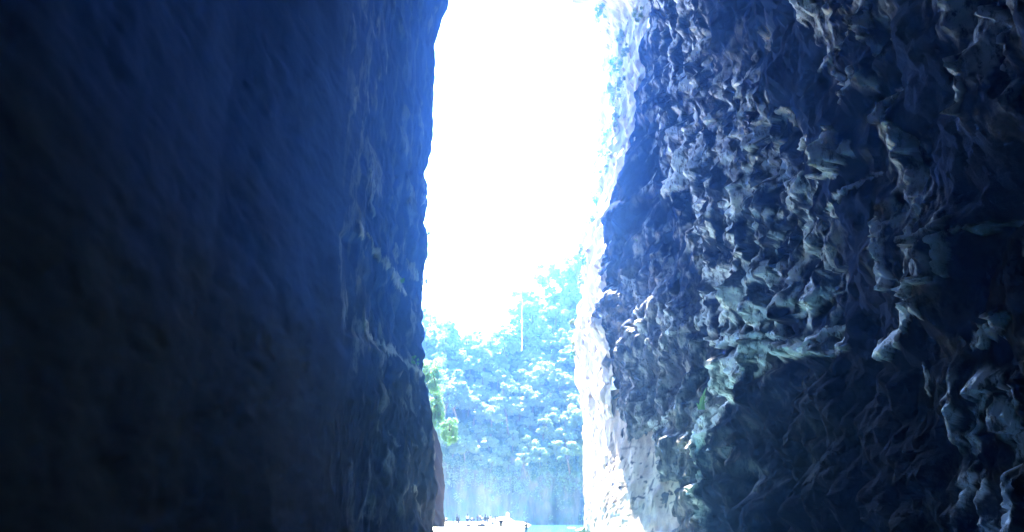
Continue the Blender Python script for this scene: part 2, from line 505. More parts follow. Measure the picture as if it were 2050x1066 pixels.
hole = polymask(px + 9 * fbm(U / 3, Z / 4, 75) + 5 * CR0, py + 9 * fbm(U / 3, Z / 4, 76) + 5 * CR0, [(1411, 1100), (1413, 1000), (1424, 930), (1436, 880), (1455, 830), (1480, 800), (1510, 770), (1545, 738), (1600, 722), (1700, 715), (1800, 760), (1900, 850), (1930, 1100)], 14)
fl = ridge(U / 0.9, (Z + U * 0.5) / 3.2, 83, 3)
CP_ = crag(U, Z, 250, 1.1, 3, 2.0); CP_ = CP_ - CP_.mean()
pale = np.maximum(pale, m * (0.15 + 0.85 * sm(-0.15, 0.12, CP_)))  # lit rim of the recess painted pale in broken patches
box = polymask(px, py, [(1560, 650), (1606, 638), (1612, 672), (1562, 682)], 4)
# fields of highlights painted pale on the fluted relief
fields = [(1.0, 30, [(1320, 230), (1400, 260), (1480, 110), (1530, 190), (1580, 260), (1620, 330), (1655, 430), (1670, 560), (1650, 640), (1560, 665), (1440, 660), (1400, 520), (1350, 420), (1300, 370)]),
          (0.75, 26, [(1310, -40), (1420, -40), (1430, 60), (1440, 180), (1400, 250), (1300, 240)]),
          (0.42, 22, [(1640, -20), (1800, -20), (1770, 90), (1750, 170), (1690, 160)]),
          (0.42, 24, [(1770, 260), (1820, 280), (1880, 380), (1930, 460), (1900, 560), (1800, 600), (1770, 480), (1790, 380)]),
          (1.0, 30, [(1890, 780), (1960, 740), (2060, 690), (2100, 1100), (1930, 1100), (1920, 960)]),
          (0.25, 26, [(1850, -20), (2060, -20), (2060, 230), (1960, 160)]),
          (0.9, 16, [(1500, 690), (1620, 690), (1640, 660), (1690, 660), (1680, 700), (1540, 720), (1500, 790), (1460, 850), (1445, 840), (1470, 740)]),
          (0.22, 30, [(1215, 660), (1380, 560), (1440, 600), (1430, 700), (1420, 860), (1330, 880), (1220, 850)]),
          (0.22, 20, [(1290, 430), (1400, 440), (1420, 600), (1300, 660), (1230, 560)])]
MF = np.zeros_like(px)
for s, soft, pts in fields:
    MF = np.maximum(MF, s * polymask(px + 26 * fbm(U / 4, Z / 7, 90), py + 26 * fbm(U / 4, Z / 7, 93), pts, soft))
MF *= 1 - box
void = np.maximum(polymask(wx, wy, [(1700, 400), (1760, 380), (1775, 600), (1900, 620), (1860, 760), (1880, 1000), (1700, 1100), (1560, 1100), (1690, 720), (1690, 500)], 22), polymask(wx, wy, [(1830, 60), (1930, 90), (1960, 250), (2060, 300), (2060, 380), (1900, 440), (1850, 330), (1800, 180)], 26))
void = np.maximum(void, polymask(wx, wy, [(1530, -40), (1625, -40), (1700, 180), (1690, 260), (1600, 280), (1560, 130)], 20))
MF *= 1 - 0.9 * void
CR = crag(U, Z, 200, 3.4, 4, 2.3, 0.55)
CR = CR - CR.mean()
patch = sm(-0.22, 0.06, fbm(U / 2.4, Z / 5, 110, 4) + 0.10 * CR)
CF = crag(U, Z, 240, 1.1, 3, 2.5)
CF = CF - CF.mean()
zq = (Z + 0.25 * U + 1.6 * fbm(U / 5, Z / 5, 280, 3)) / 2.6
fz = zq - np.floor(zq)
LG = (1 - fz) * sm(0.0, 0.10, fz) * sm(-0.1, 0.3, fbm(U / 4, Z / 2.5, 281, 2))
bit = sm(-0.12, 0.16, CF + 0.12 * fbm(U / 0.5, Z / 1.2, 112, 3))
pale = np.maximum(pale, np.clip(1.5 * MF * patch * (0.04 + 0.96 * bit), 0, 1))  # painted highlights on protruding facets, dark between them
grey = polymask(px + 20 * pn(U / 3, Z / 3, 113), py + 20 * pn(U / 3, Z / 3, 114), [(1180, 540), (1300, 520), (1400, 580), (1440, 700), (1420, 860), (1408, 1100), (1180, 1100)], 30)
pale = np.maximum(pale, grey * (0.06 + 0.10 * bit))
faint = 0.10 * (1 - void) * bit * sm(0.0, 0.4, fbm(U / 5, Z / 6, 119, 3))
pale *= (1 - 0.97 * sm(0, 0.5, hole) * (px < 1860)) * (1 - box)  # highlight paint left out of the recess to keep it shade-dark
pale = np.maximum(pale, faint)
rim_keep = 1 - hole
D = 1.2 * fbm(U / 24, Z / 30, 120, 3) + 0.5 * fbm(U / 7, Z / 12, 121, 3)
rg_ = (1 - 0.6 * void) * np.clip(0.12 + 1.1 * MF + lift * 3 + m + 0.4 * grey, 0, 1.15) * (1 - 0.85 * hole * (px < 1850)) * (1 - .8 * box)
D += 0.65 * crag(U, Z, 270, 7.0, 3, 1.15) * (1 - 0.3 * MF) + (1.15 * CR + 0.55 * CF + 0.7 * LG) * rg_ + lift + 0.5 * m + 0.5 * m * CP_ + hole * 0.8 * crag(U, Z, 260, 5.0, 2, 1.1)
D -= 0.9 * hole * sm(1900, 1480, px) + 1.2 * box
# blocks at the foot of the lit wall
for bp, hh in (([(1336, 880), (1370, 868), (1400, 880), (1415, 930), (1400, 970), (1345, 960)], 0.9), ([(1395, 860), (1445, 858), (1440, 900), (1425, 940), (1405, 930)], 0.8),
               ([(1338, 985), (1405, 975), (1410, 1080), (1345, 1080), (1335, 1030)], 1.4), ([(1300, 930), (1335, 920), (1345, 960), (1320, 985)], 0.8),
               ([(1200, 560), (1250, 600), (1290, 700), (1280, 760), (1215, 700)], 0.6)):
    bm_ = polymask(px + 6 * fbm(U / 1, Z / 1, 130), py + 6 * fbm(U / 1, Z / 1, 131), bp, 7)
    D += hh * bm_
    e = bm_ * (1 - bm_) * 4
    pale = np.maximum(pale, 0.55 * e * sm(-0.1, 0.3, pn(U / 0.8, Z / 0.8, 133)) * (py < np.mean([q[1] for q in bp]) + 5))
D *= sm(0, 1.5, 108.5 - Z)
X = X + N[..., 0] * D; Y = Y + N[..., 1] * D
silt = sm(30, 12, Z + 7 * fbm(U / 12, Z / 8, 138, 4))  # same painted fade from blue glow down to grey
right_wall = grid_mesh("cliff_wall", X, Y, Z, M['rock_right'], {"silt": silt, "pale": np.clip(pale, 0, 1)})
right_wall.data.polygons.foreach_set("use_smooth", np.zeros(len(right_wall.data.polygons), bool))
tag(right_wall, "craggy dark rock wall with painted pale highlights right of the bright opening", "rock wall", kind="structure")

# ---- right outer buttress in the sun (flares out at its foot)
E2 = [(1178, 1070), (1176, 1020), (1171, 960), (1172, 900), (1166, 850), (1163, 800), (1158, 760), (1150, 700), (1156, 650), (1166, 600), (1168, 550), (1166, 490),
      (1178, 450), (1188, 400), (1193, 330), (1202, 260), (1208, 200), (1205, 120), (1201, 60), (1198, 0), (1195, -60)]
E2f = edge_fn(E2, 150)
E0 = [(1350, 1075), (1345, 1000), (1335, 930), (1300, 880), (1290, 860), (1290, 0)]
ctrl = [(124.0, lambda z: E1f(z) + 1.2 + 0.0 * z), (126.5, lambda z: E1f(z) * 0.93 + E2f(z) * 0.07 + 0.3), (150, E2f), (158, lambda z: E2f(z) + 5), (175, const(75)), (190, const(170))]
zs = np.concatenate([np.arange(-2, 40, 0.2), np.arange(40, 140, 0.4)])
X, Y, Z = build_wall(ctrl, [40, 240, 40, 40, 20], zs, 1)
X = smooth_u(X, 4); Y = smooth_u(Y, 4)
N = normals(X, Y, Z); N *= -np.sign(N[200, 100, 0])
U = np.cumsum(np.hypot(np.gradient(X, axis=1), np.gradient(Y, axis=1)), axis=1); U = np.repeat(U[:1], U.shape[0], 0)
low = sm(20, 15, Z)
f1 = ridge(U / 1.6 + 0.5 * fbm(U / 3, Z / 4, 140), Z / 5, 141, 3)
D = 1.1 * fbm(U / 9, Z / 12, 142, 3) + 0.75 * crag(U, Z, 144, 3.5, 4, 1.8)
D *= 1 - 0.5 * low
Zb = Z + 0.0
pale = 1 - sm(0.20, 0.42, fbm(U / 0.8, Z / 1.6, 145, 3)) * 0.9
X = X + N[..., 0] * D; Y = Y + N[..., 1] * D
butt = grid_mesh("rock_buttress", X, Y, Zb, M['limestone'], {"pale": np.clip(pale, 0, 1)})
tag(butt, "sunlit pale limestone buttress standing at the right side of the opening", "rock wall", kind="structure")

# sloping lit foot of the right wall
fx0, fx1 = 14.0, 27.5
uu = np.linspace(0, 1, 300)[None, :]; zz = np.linspace(-1.5, 22, 220)[:, None]
Yg = 152 - 43 * uu + 0 * zz
wallx = np.where(Yg > 125, 15.3 - (Yg - 125) * 0.055, 15.3 + (125 - Yg) * 0.535)
topz = np.interp(uu, [0, .35, .6, .7, .8, .9, 1], [22, 20, 17.5, 16, 12.5, 8.5, 3])
Xg = wallx + np.interp(uu, [0, .4, .62, .76, 1], [.03, .08, .17, .36, .42]) * (zz - topz) + 0.2
Zg = zz + 0 * uu
Ug = uu * 42 + 0 * zz
Dg = 0.55 * fbm(Ug / 6, Zg / 9, 152, 3) + 0.28 * crag(Ug, Zg, 154, 2.2, 4, 2.0) + 0.16 * fbm(Ug / 0.7, Zg / 1.2, 153, 3)
pit = sm(0.22, 0.36, fbm(Ug / 0.9, Zg / 0.8, 155, 3)) * sm(2, 5, Zg) * sm(15, 10, Zg) + 0.8 * sm(0.25, 0.4, fbm(Ug / 0.5, Zg / 3.0, 157, 3))
foot = grid_mesh("rock_slope", Xg - 0.95 * Dg, Yg - 0.3 * Dg, Zg, M['pitted'], {"pale": np.clip(1 - pit, 0, 1)})
tag(foot, "sunlit pitted pale rock at the foot of the right wall", "rock wall", kind="structure")

# unseen rock screen added far behind the camera to shut out light
uu = np.linspace(-30, 32, 60)[None, :]; zz = np.linspace(-2, 110, 90)[:, None]
bx = uu + 0 * zz; bz = zz + 0 * uu
back = grid_mesh("cliff_wall", bx, -58 + 3 * fbm(bx / 12, bz / 15, 160, 3), bz, M['rock_right'], {"pale": bx * 0})
tag(back, "unseen rock added behind the viewer to keep the tunnel dark", "rock wall", kind="structure")

# ------------------------------------------------------------------ far cliff and slope
hx = [-200, -60, -36, -20, -5, 0, 16, 30, 60, 200]; hz = [95, 84, 74, 70, 66, 76, 92, 108, 120, 130]
cu = np.concatenate([np.linspace(-200, -45, 40), np.linspace(-44, 50, 420), np.linspace(51, 220, 40)])[None, :]
tt = np.linspace(0, 1, 420)[:, None]
H = np.interp(cu, hx, hz)
Zf = -1 + tt * (H + 1)
cl = np.interp(cu, [-200, -30, -22, -8, 8, 24, 40, 220], [26, 24, 20, 17, 15, 17, 20, 24]) + 2.5 * fbm(cu / 9, cu * 0, 170, 3)
over = np.maximum(0, Zf - cl)
Yf = 282 + 0.62 * over + np.where(Zf < cl, 0.04 * Zf, 0.04 * cl)
Yf = Yf - 5.5 * fbm(cu / 16, Zf / 13, 171, 4) * sm(0, 14, over) * 1.6 - 1.6 * fbm(cu / 5, Zf / 16, 172, 4) - 1.4 * (ridge(cu / 5, Zf / 25, 173, 3) - .5)
Yf = Yf + 0.0012 * (cu * 1.0) ** 2 - np.maximum(0, -cu - 34) * 0.9 - np.maximum(0, cu - 36) * 0.6
green = sm(-1, 2, over + 2.5 * fbm(cu / 3, Zf / 3, 176, 3)) * sm(-0.35, -0.1, fbm(cu / 7, Zf / 8, 177, 3))
Xf = cu + 0 * tt
far = grid_mesh("hill", Xf, Yf, Zf, M['far'], {"green": green})
tag(far, "hazy forested hill above a grey streaked river cliff", "hill", kind="structure")

# ------------------------------------------------------------------ ground and water
def sand_h(x, y):
    edge = 0.038 * (y - 100) - 2.4 + 0.8 * fbm(x * 0 + y / 30, y * 0 + 1.3, 180, 2)
    h = 1.25 * sm(3.5, -2.0, x - edge) * sm(84, 100, y) * (0.9 + 0.25 * fbm(x / 9, y / 18, 181, 3))
    h = h - 0.9 * sm(0, 6, x - edge) - 0.9 * sm(100, 84, y)
    mx = (x + 1.6); sx = np.where(mx > 0, 3.2, 5.0)
    h = h + 1.45 * np.exp(-(mx / sx) ** 2 - ((y - 178) / 9) ** 2)
    h = h + 0.75 * np.exp(-((x - 15) / 5.5) ** 2 - ((y - 206) / 14) ** 2) * 1.25
    h = h + 1.5 * sm(12.0, 15.5, x - (y - 150) * -0.12) * sm(95, 112, y) * sm(175, 160, y)
    return h + 0.05 * fbm(x / 2, y / 2, 183, 3)
gx = np.concatenate([np.linspace(-900, -60, 12), np.linspace(-50, 50, 330), np.linspace(60, 900, 12)])[None, :]
gy = np.concatenate([np.linspace(-300, 80, 20), np.linspace(83, 300, 420), np.linspace(330, 1200, 12)])[:, None]
GX = gx + 0 * gy; GY = gy + 0 * gx
GZ = sand_h(GX, GY)
ground = grid_mesh("sand_beach", GX, GY, GZ, M['sand'])
tag(ground, "white sand bank of the river seen through the opening", "beach", kind="structure")
water = mesh_obj("river_water", [(-900, -300, 0), (900, -300, 0), (900, 1200, 0), (-900, 1200, 0)], [(0, 1, 2, 3)], M['water'])
tag(water, "pale turquoise river water in front of the far cliff", "river", kind="structure")

# ------------------------------------------------------------------ rocks
def blob(name, loc, size, mat, seed, rough=0.25, sub=4, parent=None):
    bm = bmesh.new()
    bmesh.ops.create_icosphere(bm, subdivisions=sub, radius=1)
    from mathutils import noise as mn
    for v in bm.verts:
        p = v.co.copy()
        k = 1 + rough * mn.fractal(p * 1.3 + Vector((seed * 7.1, seed, 0)), 0.8, 2.2, 4)
        v.co = Vector((p.x * size[0], p.y * size[1], p.z * size[2])) * k
    me = bpy.data.meshes.new(name); bm.to_mesh(me); bm.free()
    me.polygons.foreach_set("use_smooth", np.ones(len(me.polygons), bool))
    me.materials.append(mat)
    o = bpy.data.objects.new(name, me); COL.objects.link(o); o.location = loc
    if parent: o.parent = parent
    return o
b = blob("boulder", tuple(at(1016.5, 1032.5, 178)), (0.36, 0.5, 0.62), M['boulder'], 3, 0.2)
tag(b, "white upright boulder on the crest of the sand mound", "boulder")
# reddish pillar at the left base, a sculpted mesh
rp = np.linspace(0, 2 * np.pi, 110)[None, :]; rz = np.linspace(-1.5, 27, 200)[:, None]
pe = [at(x, y, 124) for x, y in ((884, 1066), (886, 1010), (887, 960), (880, 905), (868, 855), (856, 800), (846, 750), (838, 700))]
pex = np.interp(rz, [p.z for p in pe], [p.x for p in pe])
prf = np.interp(rz, [-1.5, 5, 15, 24, 26.5, 27], [4.2, 3.8, 3.2, 2.4, 1.2, 0.1])
rr = prf * (1 + 0.10 * fbm(2 * np.cos(rp) + 0 * rz, rz / 4 + 2 * np.sin(rp), 190, 3) * 2)
tw = crag(rz * .6 + 0 * rp, rz * .5 + 3 * np.cos(rp), 195, 1.6, 3, 1.0)
pillar = grid_mesh("rock_pillar", pex - prf + (rr + 0.25 * tw) * np.cos(rp), 124 + (rr + 0.25 * tw) * np.sin(rp) * 1.5, rz + 0 * rp, M['red_rock'])
tag(pillar, "reddish brown rock pillar at the foot of the left wall beside the beach", "rock")

# ------------------------------------------------------------------ plants
def leaf_cloud(centres, per, spread, size, seed, droop=0.0):
    r = np.random.RandomState(seed)
    V = []; Fc = []
    c = np.repeat(np.array([q[:3] for q in centres]), per, 0)
    s = np.repeat(np.array([q[3] for q in centres]), per)[:, None]
    d = r.normal(size=c.shape); d /= np.linalg.norm(d, axis=1, keepdims=True)
    rr_ = r.uniform(0.35, 1.0, (len(c), 1)) ** 0.6
    p = c + d * rr_ * s * np.array(spread)
    p[:, 2] -= droop * r.uniform(0, 1, len(c)) * s[:, 0]
    nrm = d * 0.5 + r.normal(size=c.shape) * 0.5 + np.array([0, 0, 0.7])
    nrm /= np.linalg.norm(nrm, axis=1, keepdims=True)
    a = np.cross(nrm, r.normal(size=c.shape)); a /= np.linalg.norm(a, axis=1, keepdims=True)
    b_ = np.cross(nrm, a)
    L = (size * r.uniform(0.6, 1.3, (len(c), 1)))
    v = np.stack([p - a * L, p + b_ * L * 0.42, p + a * L, p - b_ * L * 0.42], 1).reshape(-1, 3)
    f = np.arange(len(v)).reshape(-1, 4)
    return v, f

def fast_mesh(name, v, f, mat, parent):
    me = bpy.data.meshes.new(name)
    me.vertices.add(len(v)); me.vertices.foreach_set("co", v.reshape(-1).astype(np.float32))
    me.loops.add(f.size); me.loops.foreach_set("vertex_index", f.reshape(-1).astype(np.int32))
    me.polygons.add(len(f)); me.polygons.foreach_set("loop_start", (np.arange(len(f)) * f.shape[1]).astype(np.int32))
    me.update(calc_edges=True); me.materials.append(mat)
    o = bpy.data.objects.new(name, me); COL.objects.link(o)
    if parent: o.parent = parent
    return o

def tube(path, radii, n_=7):
    V = []; Fc = []
    for i, p in enumerate(path):
        p = Vector(p)
        q = Vector(path[min(i + 1, len(path) - 1)]) - Vector(path[max(i - 1, 0)])
        q.normalize()
        a = q.orthogonal().normalized(); b_ = q.cross(a)
        for k in range(n_):
            th = 2 * math.pi * k / n_
            V.append(p + (a * math.cos(th) + b_ * math.sin(th)) * radii[i])
    for i in range(len(path) - 1):
        for k in range(n_):
            Fc.append((i * n_ + k, i * n_ + (k + 1) % n_, (i + 1) * n_ + (k + 1) % n_, (i + 1) * n_ + k))
    return V, Fc

def tree(name, seed, h, r, leafmat_, per=70, nc=22, leaf=0.32, flat=0.7):
    rg = random.Random(seed)
    root = empty(name, (0, 0, 0))
    cs = []
    V = []; Fc = []
    def add(path, rad_):
        v, f = tube(path, rad_)
        o = len(V); V.extend(v); Fc.extend([tuple(i + o for i in q) for q in f])
    bend = [Vector((rg.uniform(-.3, .3), rg.uniform(-.3, .3), h * k / 4)) for k in range(5)]
    bend[0] = Vector((0, 0, -1.2))
    add(bend, [h * .030, h * .026, h * .021, h * .015, h * .008])
    for i in range(nc):
        a = rg.uniform(0, 2 * math.pi); rr0 = r * math.sqrt(rg.uniform(0.02, 1)); zz0 = h * rg.uniform(0.42, 1.0)
        rr0 *= math.sqrt(max(0.08, 1 - ((zz0 / h - 0.62) / 0.45) ** 2))
        c = Vector((rr0 * math.cos(a), rr0 * math.sin(a), zz0))
        cs.append((c.x, c.y, c.z, r * rg.choice([0.14, 0.2, 0.26, 0.36])))
        if i % 3 == 0:
            s = Vector((0, 0, h * rg.uniform(0.35, 0.6)))
            add([s, (s + c) / 2 + Vector((0, 0, .2)), c], [h * .012, h * .008, h * .003])
    mesh_obj("trunk", V, Fc, M['bark'], root)
    v, f = leaf_cloud(cs, per, (1, 1, flat), leaf, seed)
    fast_mesh("crown", v, f, leafmat_, root)
    return root

def near(arr, v): return int(np.argmin(np.abs(arr - v)))
protos = [tree("broadleaf_tree", 10 + i, h, r, M['leaf'], 95, 30, 0.5, 0.7) for i, (h, r) in enumerate([(8, 3.6), (9.5, 3.4), (6.5, 3.4), (11, 4.0), (5.5, 2.6)])]
cuf = cu[0]
spots = []
rg = random.Random(5)
tries = 0
while len(spots) < 190 and tries < 20000:
    tries += 1
    x = rg.uniform(-42, 40); k = rg.uniform(0.0, 1.0)
    ci = near(cuf, x); col_z = Zf[:, ci]; zt = cl[0, ci] + 0.5 + k * (H[0, ci] - cl[0, ci])
    ri = near(col_z, zt)
    p = (x, Yf[ri, ci], Zf[ri, ci])
    if any((p[0] - q[0]) ** 2 + (p[2] - q[2]) ** 2 < 4.6 ** 2 for q in spots): continue
    spots.append(p)
LTREE = "pale hazy leafy tree on the forested slope above the far river cliff"
used = set()
for i, p in enumerate(spots):
    j = rg.randrange(5)
    if j in used: o = copy_tree(protos[j])
    else: o = protos[j]; used.add(j)
    s = rg.choice([0.7, 0.9, 1.1, 1.4, 1.7]) * rg.uniform(0.9, 1.1) * (0.75 if p[2] < 28 else 1.0)
    o.location = (p[0], p[1] + 0.3, p[2] - 0.6); o.scale = (s, s, s * rg.uniform(.85, 1.15)); o.rotation_euler = (rad(rg.uniform(0, 14)), rad(rg.uniform(-6, 6)), rg.uniform(0, 6.28))
    tag(o, LTREE, "tree", "trees on the far slope")

# hanging ground cover over the cliff edge
cs = []
r_ = np.random.RandomState(3)
for i in range(900):
    x = r_.uniform(-44, 42); ci = near(cuf, x); z = cl[0, ci] + r_.uniform(-3.5, 14) * (1 if r_.rand() > .3 else 4)
    ri = near(Zf[:, ci], z); cs.append((x, Yf[ri, ci] - 0.5, Zf[ri, ci], r_.uniform(0.6, 1.9)))
v, f = leaf_cloud(cs, 34, (1, .6, 1.1), 0.38, 77, 1.4)
gc = fast_mesh("ground_cover", v, f, M['leaf'], None)
tag(gc, "low hanging shrubs and creepers covering the hazy cliff edge and slope", "undergrowth", kind="stuff")

# shrub builder: stems + foliage hanging from a rock face
def shrub(name, loc, r, seed, mat, label, group=None, per=60, nc=12, leaf=0.16, squash=(1, 1, 1), droop=0.5):
    root = empty(name, loc)
    rg = random.Random(seed)
    V = []; Fc = []; cs = []
    for i in range(nc):
        c = Vector((rg.uniform(-1, 1) * squash[0], rg.uniform(-1, 1) * squash[1], rg.uniform(-1, 1) * squash[2])) * r * 0.8
        cs.append((c.x, c.y, c.z, r * (rg.uniform(.22, .42) if nc < 40 else rg.uniform(.1, .22))))
        v, f = tube([Vector((0, 0, 0)), c * 0.5 + Vector((0, 0, .1 * r)), c], [0.015 * r, .012 * r, .006 * r], 5)
        o = len(V); V += v; Fc += [tuple(q + o for q in g) for g in f]
    mesh_obj("stem", V, Fc, M['bark'], root)
    v, f = leaf_cloud(cs, per, (1, 1, 1), leaf, seed, droop)
    fast_mesh("foliage", v, f, mat, root)
    tag(root, label, "shrub", group)
    return root

# green bush hanging off the left wall edge
for i, (x, y, r, sq, lab) in enumerate([
        (866, 748, 2.5, (.7, .8, 1.1), "bright green bush growing highest on the edge of the left rock wall"),
        (874, 812, 2.2, (.5, .8, 1.5), "long green creeper hanging below the bush on the left rock wall edge"),
        (900, 862, 1.5, (.8, .8, 1.3), "green leafy shrub hanging lowest beside the left rock wall edge")]):
    shrub("hanging_shrub", at(x, y, 123 + 2.5 * i), r * 1.2, 30 + i, M['leaf_edge'], lab, None, 90, 80, 0.13, sq, 1.0)
for i, (x, y, r, lab) in enumerate([
        (797, 562, .45, "small green tuft on the pale crack high on the left wall"),
        (825, 722, .5, "small green tuft on the pale ledge of the left wall"),
        (846, 566, .35, "tiny green tuft at the very edge of the left wall"),
        (852, 470, .3, "tiny dark tuft sticking out highest from the left wall edge")]):
    shrub("rock_plant", at(x, y, (88.0, 90.5, 95.0, 95.2)[i]) + Vector((.35, -.5, 0)), r, 50 + i, M['leaf_near'], lab, None, 60, 8, 0.08)

# sunlit plants on the right buttress, top to bottom
rg = random.Random(9)
k = 0
for (x, y, r) in [(1215, 20, 2.2), (1235, 70, 1.6), (1288, 30, 1.5), (1225, 130, 2.0), (1262, 165, 1.6), (1232, 200, 2.3), (1218, 260, 2.2), (1240, 300, 2.0), (1222, 340, 1.8),
                  (1200, 395, 1.6), (1195, 440, 1.5), (1188, 500, 1.5), (1203, 520, 1.2), (1190, 560, 1.0), (1170, 650, 1.0), (1205, 300, 1.5), (1250, 240, 1.4), (1262, 100, 1.2),
                  (1178, 710, 0.8), (1196, 690, 0.8), (1215, 180, 1.4)]:
    Yd = np.interp(x, [1165, 1215, 1290], [148, 140, 127])
    p = at(x, y, float(Yd))
    # push onto the buttress surface
    xs = float(E1f(np.array([p.z]))[0]); xe = float(E2f(np.array([p.z]))[0])
    tt_ = (Yd - 125) / 25; xw = xs * (1 - tt_) + xe * tt_
    shrub("cliff_shrub", (xw - 1.2, Yd, p.z), r * 0.8, 60 + k, M['leaf'] if k % 3 else M['leaf_near'],
          "sunlit shrub clinging to the pale rock beside the right edge of the opening", "shrubs on the sunlit buttress", 70, 12, 0.17, (.8, 1.2, 1.2), .7)
    k += 1
shrub("rock_plant", at(1284, 488, 119) + Vector((-.8, -1.2, 0)), 0.75, 91, M['leaf_near'], "small yellow green plant high on the dark right wall", None, 50, 9, 0.1, (.35, .35, 1.2), .4)

def blade_plant(name, loc, blades, seed, label, mat, cat="plant", group=None, w=0.09):
    rg = random.Random(seed); V = []; Fc = []
    for (dx, dy, h, lean) in blades:
        o = len(V); n_ = 6
        for i in range(n_ + 1):
            t = i / n_; ww = w * (1 - t) ** 0.7 + 0.004
            cx = dx + lean * t * t * h; cz = h * t * (1 - 0.25 * abs(lean) * t)
            V += [Vector((cx - ww, dy, cz)), Vector((cx, dy - ww * .5, cz)), Vector((cx + ww, dy, cz))]
        for i in range(n_):
            a = o + i * 3
            Fc += [(a, a + 1, a + 4, a + 3), (a + 1, a + 2, a + 5, a + 4)]
    ob = mesh_obj(name, V, Fc, mat, None, False)
    ob.location = loc
    tag(ob, label, cat, group)
    return ob
blade_plant("leafy_plant", at(1430, 825, 104.5) + Vector((-2.2, -2.2, 0)), [(0, 0, 1.5, .35), (-.1, .05, 1.1, .7), (.1, 0, 1.9, .15), (-.15, 0, .7, -.4), (.05, .1, 2.3, .25), (-.1, -.1, 1.3, .1)],
            3, "bright green long leaved plant in the dark lower right wall", M['leaf_edge'], w=0.2).scale = (1.5, 1.5, 1.4)
# grass and reeds at the foot of the lit rock
r_ = np.random.RandomState(12)
V = []; 
for i in range(5200):
    t = r_.rand(); yy = 150 - 34 * t; xx = float(np.interp(t, [0, .35, .7, .88, 1], [13.2, 15.0, 20.0, 23.2, 26.4])) - r_.exponential(0.8)
    zz_ = float(sand_h(np.array([xx]), np.array([yy]))[0]); h = r_.uniform(.35, 1.0) * (1 + .6 * math.sin(t * 23)) ; w = 0.05; lx, ly = r_.normal(0, .22, 2)
    V += [(xx - w, yy, zz_ - .05), (xx + w, yy, zz_ - .05), (xx + lx + w * .3, yy + ly, zz_ + h), (xx + lx - w * .3, yy + ly, zz_ + h)]
gr = fast_mesh("grass", np.array(V), np.arange(len(V)).reshape(-1, 4), M['grass'], None)
tag(gr, "green grass along the foot of the sunlit right rock", "grass", kind="stuff")

# thin waterfall on the far slope
wp = [at(1045 + (0.6 * math.sin(i * 1.7)), 598 + i * 10.5, 300 - i * 1.2) for i in range(11)]
V, Fc = tube(wp, [0.04, .05, .06, .07, .08, .08, .09, .10, .10, .11, .12], 6)
wf = mesh_obj("waterfall", V, Fc, M['fall'])
tag(wf, "thin white thread of falling water on the hazy green slope", "waterfall")

# ------------------------------------------------------------------ people
def skin_mesh(name, pts, edges, radii, mat, parent, sub=1):
    me = bpy.data.meshes.new(name)
    me.from_pydata(pts, edges, [])
    o = bpy.data.objects.new(name, me); COL.objects.link(o)
    md = o.modifiers.new("s", 'SKIN'); md.use_smooth_shade = True
    sv = me.skin_vertices[0].data
    for i, r in enumerate(radii):
        sv[i].radius = (r, r) if not isinstance(r, tuple) else r
    sv[0].use_root = True
    o.modifiers.new("u", 'SUBSURF').levels = sub
    dg = bpy.context.evaluated_depsgraph_get()
    m2 = bpy.data.meshes.new_from_object(o.evaluated_get(dg))
    o.modifiers.clear(); o.data = m2; m2.name = name
    bpy.data.meshes.remove(me)
    m2.materials.clear(); m2.materials.append(mat)
    m2.polygons.foreach_set("use_smooth", np.ones(len(m2.polygons), bool))
    if parent: o.parent = parent
    return o

